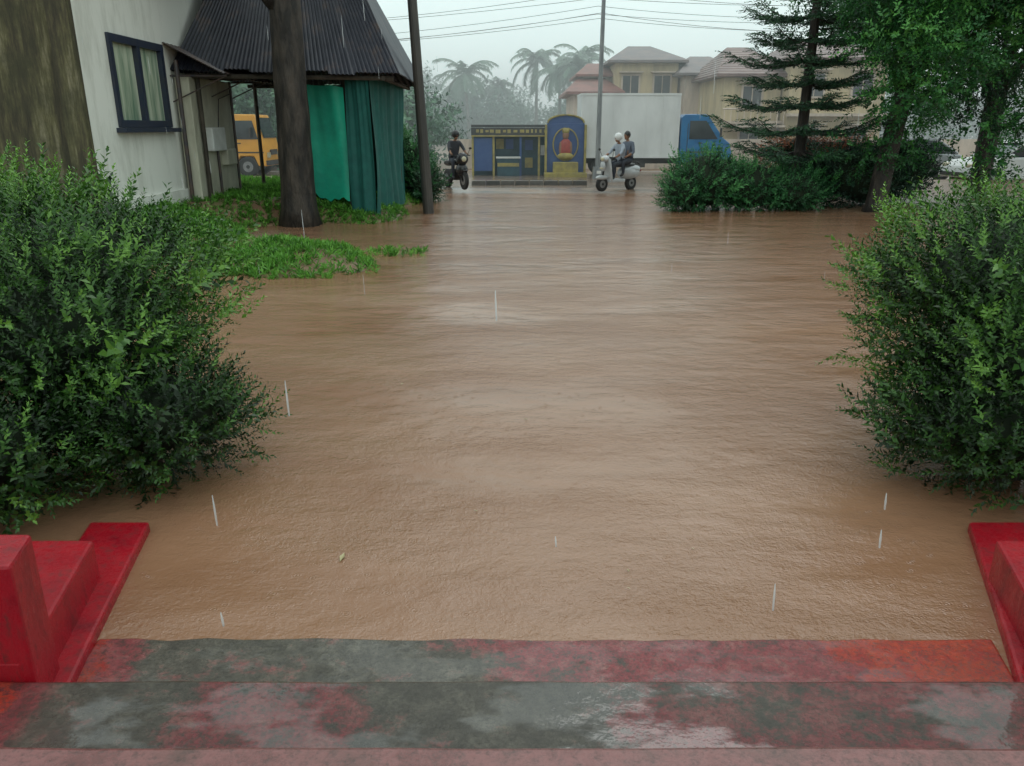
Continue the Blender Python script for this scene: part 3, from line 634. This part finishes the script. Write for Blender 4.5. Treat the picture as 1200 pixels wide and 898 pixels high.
# ---------------------------------------------------------------- vehicles
m_tyre=M('tyre',(.02,.02,.02),(.03,.03,.03),8,.7); m_rim=M('rim',(.3,.3,.3),(.2,.2,.2),8,.4,metal=.6)
m_body_w=M('white_body_panel',(.80,.81,.80),(.66,.67,.66),1.2,.35,stretch=(1,1,.4),detail=9); m_cabb=M('blue_cab_paint',(.02,.19,.42),(.025,.15,.35),2,.25); m_glassd=M('vehicle_glass',(.02,.03,.035),(.04,.05,.055),2,.06)
m_lamp=M('lamp_lens',(.6,.55,.4),(.5,.45,.3),5,.15); m_chas=M('chassis',(.03,.03,.03),(.05,.045,.04),5,.6); m_org=M('orange_cab_paint',(.62,.20,.02),(.5,.16,.02),2,.3); m_yc=M('yellow_cab_paint',(.8,.38,.04),(.7,.32,.04),2,.3)
def truck(name,loc,rz,boxm,cabm,blen=3.95,bh=2.55,cabstyle=0,trim=None,scale=1):
    e=empty(name,loc,rz,scale); b=MB()
    b.box((blen/2,0,.62+.12+bh/2),(blen,2.05,bh)); b.obj('cargo_box',[boxm],e,bevel=.03)
    b=MB()
    for x in np.arange(.0,blen+.01,blen/6): b.box((min(max(x,.03),blen-.03),0,.74+bh/2),(.05,2.09,bh+.02))
    for z in (.76,.74+bh): b.box((blen/2,0,z),(blen+.03,2.1,.08))
    b.obj('box_frame',[boxm if trim is None else trim],e)
    b=MB(); b.box((blen/2+.8,0,.58),(blen+2.2,.8,.2)); b.box((blen/2-.2,.9,.5),(blen*.45,.05,.3)); b.box((blen/2-.2,-.9,.5),(blen*.45,.05,.3)); b.box((-.05,0,.5),(.1,1.9,.14)); b.obj('chassis',[m_chas],e)
    x0=blen+.08
    prof=[(x0,.45),(x0,2.25),(x0+.15,2.4),(x0+.95,2.4),(x0+1.1,2.32),(x0+1.72,1.5),(x0+2.02,1.28),(x0+2.1,.95),(x0+2.1,.45),(x0+1.75,.42),(x0+1.6,.80),(x0+1.2,.85),(x0+.95,.72),(x0+.85,.42)] if cabstyle==0 else [(x0,.45),(x0,2.25),(x0+.15,2.4),(x0+1.5,2.38),(x0+1.75,1.5),(x0+1.85,.9),(x0+1.85,.42),(x0+1.5,.42),(x0+1.35,.8),(x0+.8,.8),(x0+.6,.45)]
    b=MB(); b.extr(prof,-.95,.95); b.obj('cab',[cabm],e,bevel=.04)
    b=MB()
    for s in (-1,1):
        y=s*.965
        if cabstyle==0: q=[(x0+.35,1.45),(x0+.35,2.15),(x0+1.0,2.15),(x0+1.5,1.45)]
        else: q=[(x0+.45,1.45),(x0+.45,2.15),(x0+1.4,2.15),(x0+1.58,1.45)]
        b.extr(q,y-.01,y+.01)
    if cabstyle==0: b.add([(x0+1.16,-.82,2.27),(x0+1.16,.82,2.27),(x0+1.72,.85,1.53),(x0+1.72,-.85,1.53)],[(0,1,2,3)])
    else: b.add([(x0+1.56,-.82,2.27),(x0+1.56,.82,2.27),(x0+1.785,.85,1.5),(x0+1.785,-.85,1.5)],[(0,1,2,3)])
    b.obj('windows',[m_glassd],e)
    b=MB(); xf=x0+(2.12 if cabstyle==0 else 1.88)
    for s in (-1,1): b.box((xf,s*.7,.85),(.06,.3,.2),0); b.box((xf-.55,s*1.12,1.7),(.06,.12,.35),1); b.tube([(xf-.55,s*.95,1.9),(xf-.55,s*1.12,1.85)],.015,1,6); b.box((x0+.8,s*.97,1.3),(.16,.02,.04),1); b.box((x0+.28,s*.955,1.3),(.02,.02,1.5),1); b.box((x0+1.0,s*.957,.95),(1.5,.02,.05),1)
    b.box((xf,0,.55),(.12,1.9,.18),1); b.box((xf,0,.95),(.04,.9,.2),1); b.obj('lamps_and_trim',[m_lamp,m_chas],e)
    b=MB()
    for x in (.9,x0+(1.28 if cabstyle==0 else 1.08)):
        for s in (-1,1): b.wheel((x,s*.85,.40),.40,.24,0,1)
    b.obj('wheels',[m_tyre,m_rim],e); return e
truck('box_truck',(2.75,33.6,.1),0,m_body_w,m_cabb,bh=2.4)
truck('orange_truck',(-15.3,33.0,.1),0,m_org,m_yc,3.6,1.5,1,trim=m_yc)
def car(name,loc,rz,paint):
    e=empty(name,loc,rz); b=MB()
    lower=[(-2.05,.35),(-2.1,.75),(-1.95,.95),(-1.2,1.0),(.85,.98),(1.75,.85),(2.0,.7),(2.05,.35),(1.7,.3),(1.6,.52),(1.3,.62),(1.0,.52),(.9,.28),(-.95,.28),(-1.05,.52),(-1.35,.62),(-1.65,.52),(-1.75,.3)]
    b.extr(lower,-.82,.82); b.obj('body',[paint],e,bevel=.06)
    b=MB(); bot=[(-1.85,.96),(-1.1,1.46),(.1,1.48),(.95,.98)]
    b.extr(bot,-.7,.7); b.obj('cabin_glass',[m_glassd],e,bevel=.05)
    b=MB(); b.extr([(-1.25,1.42),(-1.1,1.5),(.1,1.52),(.3,1.42)],-.69,.69)
    for s in (-1,1):
        b.tube([(.15,s*.71,1.46),(.95,s*.74,.99)],.03,0,6); b.tube([(-1.1,s*.71,1.46),(-1.85,s*.74,.98)],.04,0,6); b.tube([(-.45,s*.715,1.48),(-.45,s*.73,.99)],.035,0,6); b.ell((.75,s*.9,1.03),(.07,.09,.07))
    b.obj('roof_and_pillars',[paint],e)
    b=MB()
    for s in (-1,1): b.ell((1.93,s*.6,.72),(.1,.18,.08)); b.ell((-2.03,s*.65,.8),(.06,.14,.1))
    b.box((2.07,0,.45),(.04,1.3,.12),1); b.obj('lamps',[m_lamp,m_chas],e)
    b=MB()
    for x in (1.3,-1.35):
        for s in (-1,1): b.wheel((x,s*.74,.31),.31,.2,0,1)
    b.obj('wheels',[m_tyre,m_rim],e); return e
car('parked_car',(16.6,26.6,.1),R(185),m_body_w); car('parked_car.001',(14.6,30.5,.1),R(175),M('silver_paint',(.35,.37,.38),(.3,.32,.33),2,.25,metal=.4))
# ---- people
def person(name,J,mats,parent_loc,rz,head_dir=0,helmet=None,hair=None,grip=True):
    e=empty(name,parent_loc,rz)
    order=['pelvis','spine','chest','neck','headb','shL','elL','wrL','haL','shR','elR','wrR','haR','hipL','knL','anL','toL','hipR','knR','anR','toR']
    rad=dict(pelvis=.15,spine=.14,chest=.155,neck=.06,headb=.055,sh=.075,el=.05,wr=.032,ha=.038,hip=.10,kn=.068,an=.045,to=.038)
    idx={k:i for i,k in enumerate(order)}
    E=[('pelvis','spine'),('spine','chest'),('chest','neck'),('neck','headb')]
    for s in 'LR': E+=[('chest','sh'+s),('sh'+s,'el'+s),('el'+s,'wr'+s),('wr'+s,'ha'+s),('pelvis','hip'+s),('hip'+s,'kn'+s),('kn'+s,'an'+s),('an'+s,'to'+s)]
    me=bpy.data.meshes.new('sk'); me.from_pydata([J[k] for k in order],[(idx[a],idx[b]) for a,b in E],[])
    o=bpy.data.objects.new('sk',me); col.objects.link(o)
    md=o.modifiers.new('skin','SKIN'); md.use_smooth_shade=True
    for k,i in idx.items():
        r=rad.get(k) or rad[k[:-1]]; me.skin_vertices[0].data[i].radius=(r,r)
        me.skin_vertices[0].data[i].use_root=(k=='pelvis')
    s=o.modifiers.new('sub','SUBSURF'); s.levels=2; s.render_levels=2
    dg=bpy.context.evaluated_depsgraph_get(); nm=bpy.data.meshes.new_from_object(o.evaluated_get(dg)); bpy.data.objects.remove(o)
    for m in mats: nm.materials.append(m)
    segs=[(Vector(J[a]),Vector(J[b]),a,b) for a,b in E]
    for p in nm.polygons:
        c=p.center; best=None
        for A,B,a,bb in segs:
            t=max(0,min(1,(c-A).dot(B-A)/max((B-A).length_squared,1e-9))); d=(c-A.lerp(B,t)).length
            if best is None or d<best[0]: best=(d,a,bb,t)
        _,a,bb,t=best
        mi=0
        if bb[:3]=='hip' or bb[:2] in('kn','an') or (a=='pelvis' and t<.25): mi=1
        if bb[:2]=='to': mi=3
        if bb in('headb',) or bb[:2]=='ha' or (bb[:2]=='wr' and t>.35): mi=2
        p.material_index=mi; p.use_smooth=True
    bo=bpy.data.objects.new('body',nm); col.objects.link(bo); bo.parent=e
    H=Vector(J['headb'])+Vector((.03,0,.10)); b=MB()
    b.ell(H,(.098,.078,.125),0,18,12); b.ell(H+Vector((.03,0,-.07)),(.06,.055,.06),0); b.ell(H+Vector((.1,0,-.01)),(.025,.014,.028),0,8,6)
    for s_ in (-1,1): b.ell(H+Vector((0,s_*.08,-.01)),(.02,.012,.032),0,8,6); b.ell(H+Vector((.086,s_*.03,.015)),(.012,.014,.009),1,8,6); b.ell(H+Vector((.088,s_*.03,.035)),(.012,.018,.004),1,8,4)
    b.ell(H+Vector((.085,0,-.06)),(.012,.024,.007),2,8,5)
    b.ell(H+Vector((-.018,0,.03)),(.11,.095,.12) if helmet is None else (.14,.125,.13),3,18,12)
    if helmet: b.tube([H+Vector((.05,.075,-.02)),H+Vector((.06,0,-.13)),H+Vector((.05,-.075,-.02))],.006,1,5)
    b.obj('head',[m_skin,m_black,m_rp,helmet or m_black],e,smooth=True)
    b=MB()
    for s_ in 'LR':
        h=Vector(J['ha'+s_]); sg=1 if s_=='L' else -1
        f=(h-Vector(J['wr'+s_])).normalized()
        for i in range(4):
            o_=Vector((0,(i-1.5)*.019,0)); l=(.034,.04,.038,.03)[i]
            p0=h+o_; p1=p0+f*l*.9+Vector((0,0,.005)); p2=p1+f*l*.3+Vector((0,0,-l*.7)); p3=p2-f*l*.5+Vector((0,0,-.012))
            b.tube([p0,p1,p2,p3],[.0095,.009,.008,.006],0,6)
        p0=Vector(J['wr'+s_]).lerp(h,.5); b.tube([p0,p0+Vector((.02,-sg*.03,-.012)),p0+Vector((.045,-sg*.035,-.03))],[.011,.01,.008],0,6)
    b.obj('fingers',[m_skin],e,smooth=True)
    return e
def seat(dx=0,dz=0,arms='bars',foot=.36,spl=.14,lean=.05):
    J=dict(pelvis=(0,0,.88),spine=(.01+lean*.3,0,1.08),chest=(.03+lean,0,1.30),neck=(.04+lean*1.3,0,1.46),headb=(.06+lean*1.5,0,1.53))
    for s,g in (('L',1),('R',-1)):
        J['sh'+s]=(.03+lean,g*.19,1.39)
        if arms=='bars': J['el'+s]=(.20+lean,g*.27,1.17); J['wr'+s]=(.44,g*.27,1.07); J['ha'+s]=(.50,g*.275,1.06)
        else: J['el'+s]=(.05,g*.26,1.12); J['wr'+s]=(.27,g*.20,1.0); J['ha'+s]=(.34,g*.17,.98)
        J['hip'+s]=(.05,g*.10,.86); J['kn'+s]=(.43,g*spl,.82); J['an'+s]=(.40,g*(spl-.0),foot+.06); J['to'+s]=(.54,g*spl,foot)
    for k in J: J[k]=(J[k][0]+dx,J[k][1],J[k][2]+dz)
    return J
def scooter(name,loc,rz,paint):
    e=empty(name,loc,rz); b=MB()
    b.wheel((.66,0,.23),.23,.10,0,1); b.wheel((-.58,0,.23),.23,.11,0,1); b.obj('wheels',[m_tyre,m_rim],e)
    b=MB(); b.ell((-.48,0,.56),(.48,.19,.22),0); b.ell((-.60,0,.66),(.38,.17,.14),0); b.box((.12,0,.33),(.62,.34,.10),0)
    b.extr([(.36,.32),(.42,.34),(.56,1.0),(.48,1.0)],-.20,.20,0); b.ell((.66,0,.43),(.27,.085,.08),0); b.ell((.55,0,1.0),(.14,.17,.11),0); b.ell((.64,0,.78),(.07,.12,.16),0)
    b.obj('body_panels',[paint],e,smooth=True,bevel=.02)
    b=MB(); b.ell((-.30,0,.80),(.46,.16,.07),0); b.tube([(.66,0,.25),(.56,0,.95)],.03,0,8); b.tube([(.44,-.34,1.04),(.52,0,1.06),(.44,.34,1.04)],.018,0,8)
    for s in(-1,1): b.tube([(.46,s*.24,1.06),(.50,s*.33,1.26)],.008,0,6); b.ell((.50,s*.34,1.28),(.015,.06,.04),0)
    b.tube([(-.1,-.2,.3),(-.7,-.22,.36)],.05,0,8); b.tube([(-.85,0,.88),(-.95,.0,.80)],.02,0,6); b.obj('seat_and_controls',[m_black],e,smooth=True)
    b=MB(); b.ell((.67,0,1.0),(.04,.09,.06),0); b.ell((.70,.0,.72),(.02,.09,.03),0); b.ell((-.95,0,.62),(.03,.1,.05),1); b.obj('lamps',[m_lamp,m_rp],e,smooth=True)
    b=MB(); b.box((.80,0,.60),(.01,.2,.09)); b.obj('number_plate',[m_white],e); return e
def motorbike(name,loc,rz,paint):
    e=empty(name,loc,rz); b=MB(); b.wheel((.68,0,.30),.30,.09,0,1); b.wheel((-.62,0,.30),.30,.11,0,1); b.obj('wheels',[m_tyre,m_rim],e)
    b=MB(); b.ell((.18,0,.86),(.28,.15,.13),0); b.ell((-.55,0,.78),(.32,.11,.09),0); b.ell((.68,0,.60),(.26,.07,.05),0); b.ell((.56,0,.95),(.14,.2,.2),0); b.ell((.5,0,.62),(.2,.2,.2),0); b.obj('tank_and_fairing',[paint],e,smooth=True)
    b=MB(); b.ell((-.32,0,.84),(.42,.14,.06),0); b.box((.02,0,.45),(.42,.24,.34),0); b.tube([(.68,.07,.3),(.50,.07,1.0)],.025,0,8); b.tube([(.68,-.07,.3),(.50,-.07,1.0)],.025,0,8)
    b.tube([(.38,-.36,1.05),(.47,0,1.05),(.38,.36,1.05)],.016,0,8); b.tube([(.5,0,.95),(-.5,0,.75)],.03,0,8); b.tube([(-.62,.08,.3),(-.1,.08,.5)],.025,0,8); b.tube([(.1,-.15,.3),(-.8,-.18,.42)],.04,0,8); b.tube([(.0,-.28,.33),(.0,.28,.33)],.015,0,6)
    for s in(-1,1): b.tube([(.42,s*.24,1.06),(.44,s*.33,1.25)],.008,0,6); b.ell((.44,s*.34,1.27),(.015,.055,.035),0)
    b.obj('frame_and_seat',[m_black],e,smooth=True)
    b=MB(); b.ell((.68,0,.95),(.04,.085,.085),0); b.obj('headlamp',[m_lamp],e,smooth=True); return e
m_silver=M('silver_scooter_paint',(.55,.57,.58),(.46,.48,.49),3,.25,metal=.1)
m_sh1=M('pale_shirt',(.40,.44,.50),(.30,.34,.40),8,.8); m_sh2=M('grey_shirt',(.16,.19,.24),(.12,.14,.18),8,.8); m_pants=M('dark_trousers',(.03,.035,.05),(.045,.05,.06),8,.8); m_sh3=M('dark_jacket',(.03,.035,.045),(.05,.05,.06),8,.7)
sl=(3.40,25.75,.05); sr=R(215)
scooter('scooter',sl,sr,m_silver)
person('scooter_rider',seat(-.12,.0),[m_sh1,m_pants,m_skin,m_black],sl,sr,helmet=m_body_w)
person('scooter_passenger',seat(-.46,.07,'hug',foot=.40,spl=.2,lean=.02),[m_sh2,m_pants,m_skin,m_black],sl,sr)
ml=(-1.85,26.2,.09); mr=R(-62)
motorbike('motorcycle',ml,mr,M('black_paint',(.02,.02,.025),(.03,.03,.03),3,.25))
person('motorcycle_rider',seat(-.16,.04,foot=.30,spl=.2,lean=.1),[m_sh3,m_pants,m_skin,m_black],ml,mr,helmet=m_black)
# ---------------------------------------------------------------- rain
m_rain,nt,b=newmat('rain_drop'); b.inputs['Base Color'].default_value=(.8,.85,.86,1); b.inputs['Roughness'].default_value=.2; b.inputs['Alpha'].default_value=.33
b=MB()
def drop(x,y,z,l,r): b.tube([(x,y,z+l),(x+.002,y,z+l*.5),(x+.004,y,z)],[r*.4,r,r*.8],0,6)
for x,y,z,l in ((-.07,3.2,1.22,.13),(-1.02,3.3,.75,.17),(-1.33,3.1,.30,.15),(.19,3.0,.25,.05),(1.02,2.6,.20,.12),(1.45,2.7,.42,.08),(1.66,3.1,.38,.08),(-1.1,2.5,.2,.06)): drop(x,y,z,l,.005)
for i in range(36):
    y=random.uniform(3,14); x=random.uniform(-.6,.6)*y; z=random.uniform(.1,2.6+.1*y); drop(x,y,z,random.uniform(.08,.18),.0013+.0001*y)
b.obj('rain',[m_rain],smooth=True)
b=MB(); mdb=M('dead_leaf',(.45,.40,.22),(.30,.26,.12),9,.5)
for x,y,s in ((-.83,3.32,.04),(.55,3.2,.015),(.53,3.05,.012),(.9,3.4,.012),(-.2,3.8,.015),(.1,5.2,.02),(-.9,6,.02)):
    a=random.uniform(0,3); c_,s_=math.cos(a),math.sin(a); b.add([(x-s*c_,y-s*s_,.006),(x+s*.3*s_,y-s*.3*c_,.01),(x+s*c_,y+s*s_,.007),(x-s*.3*s_,y+s*.3*c_,.012)],[(0,1,2,3)])
b.obj('floating_leaves',[mdb])
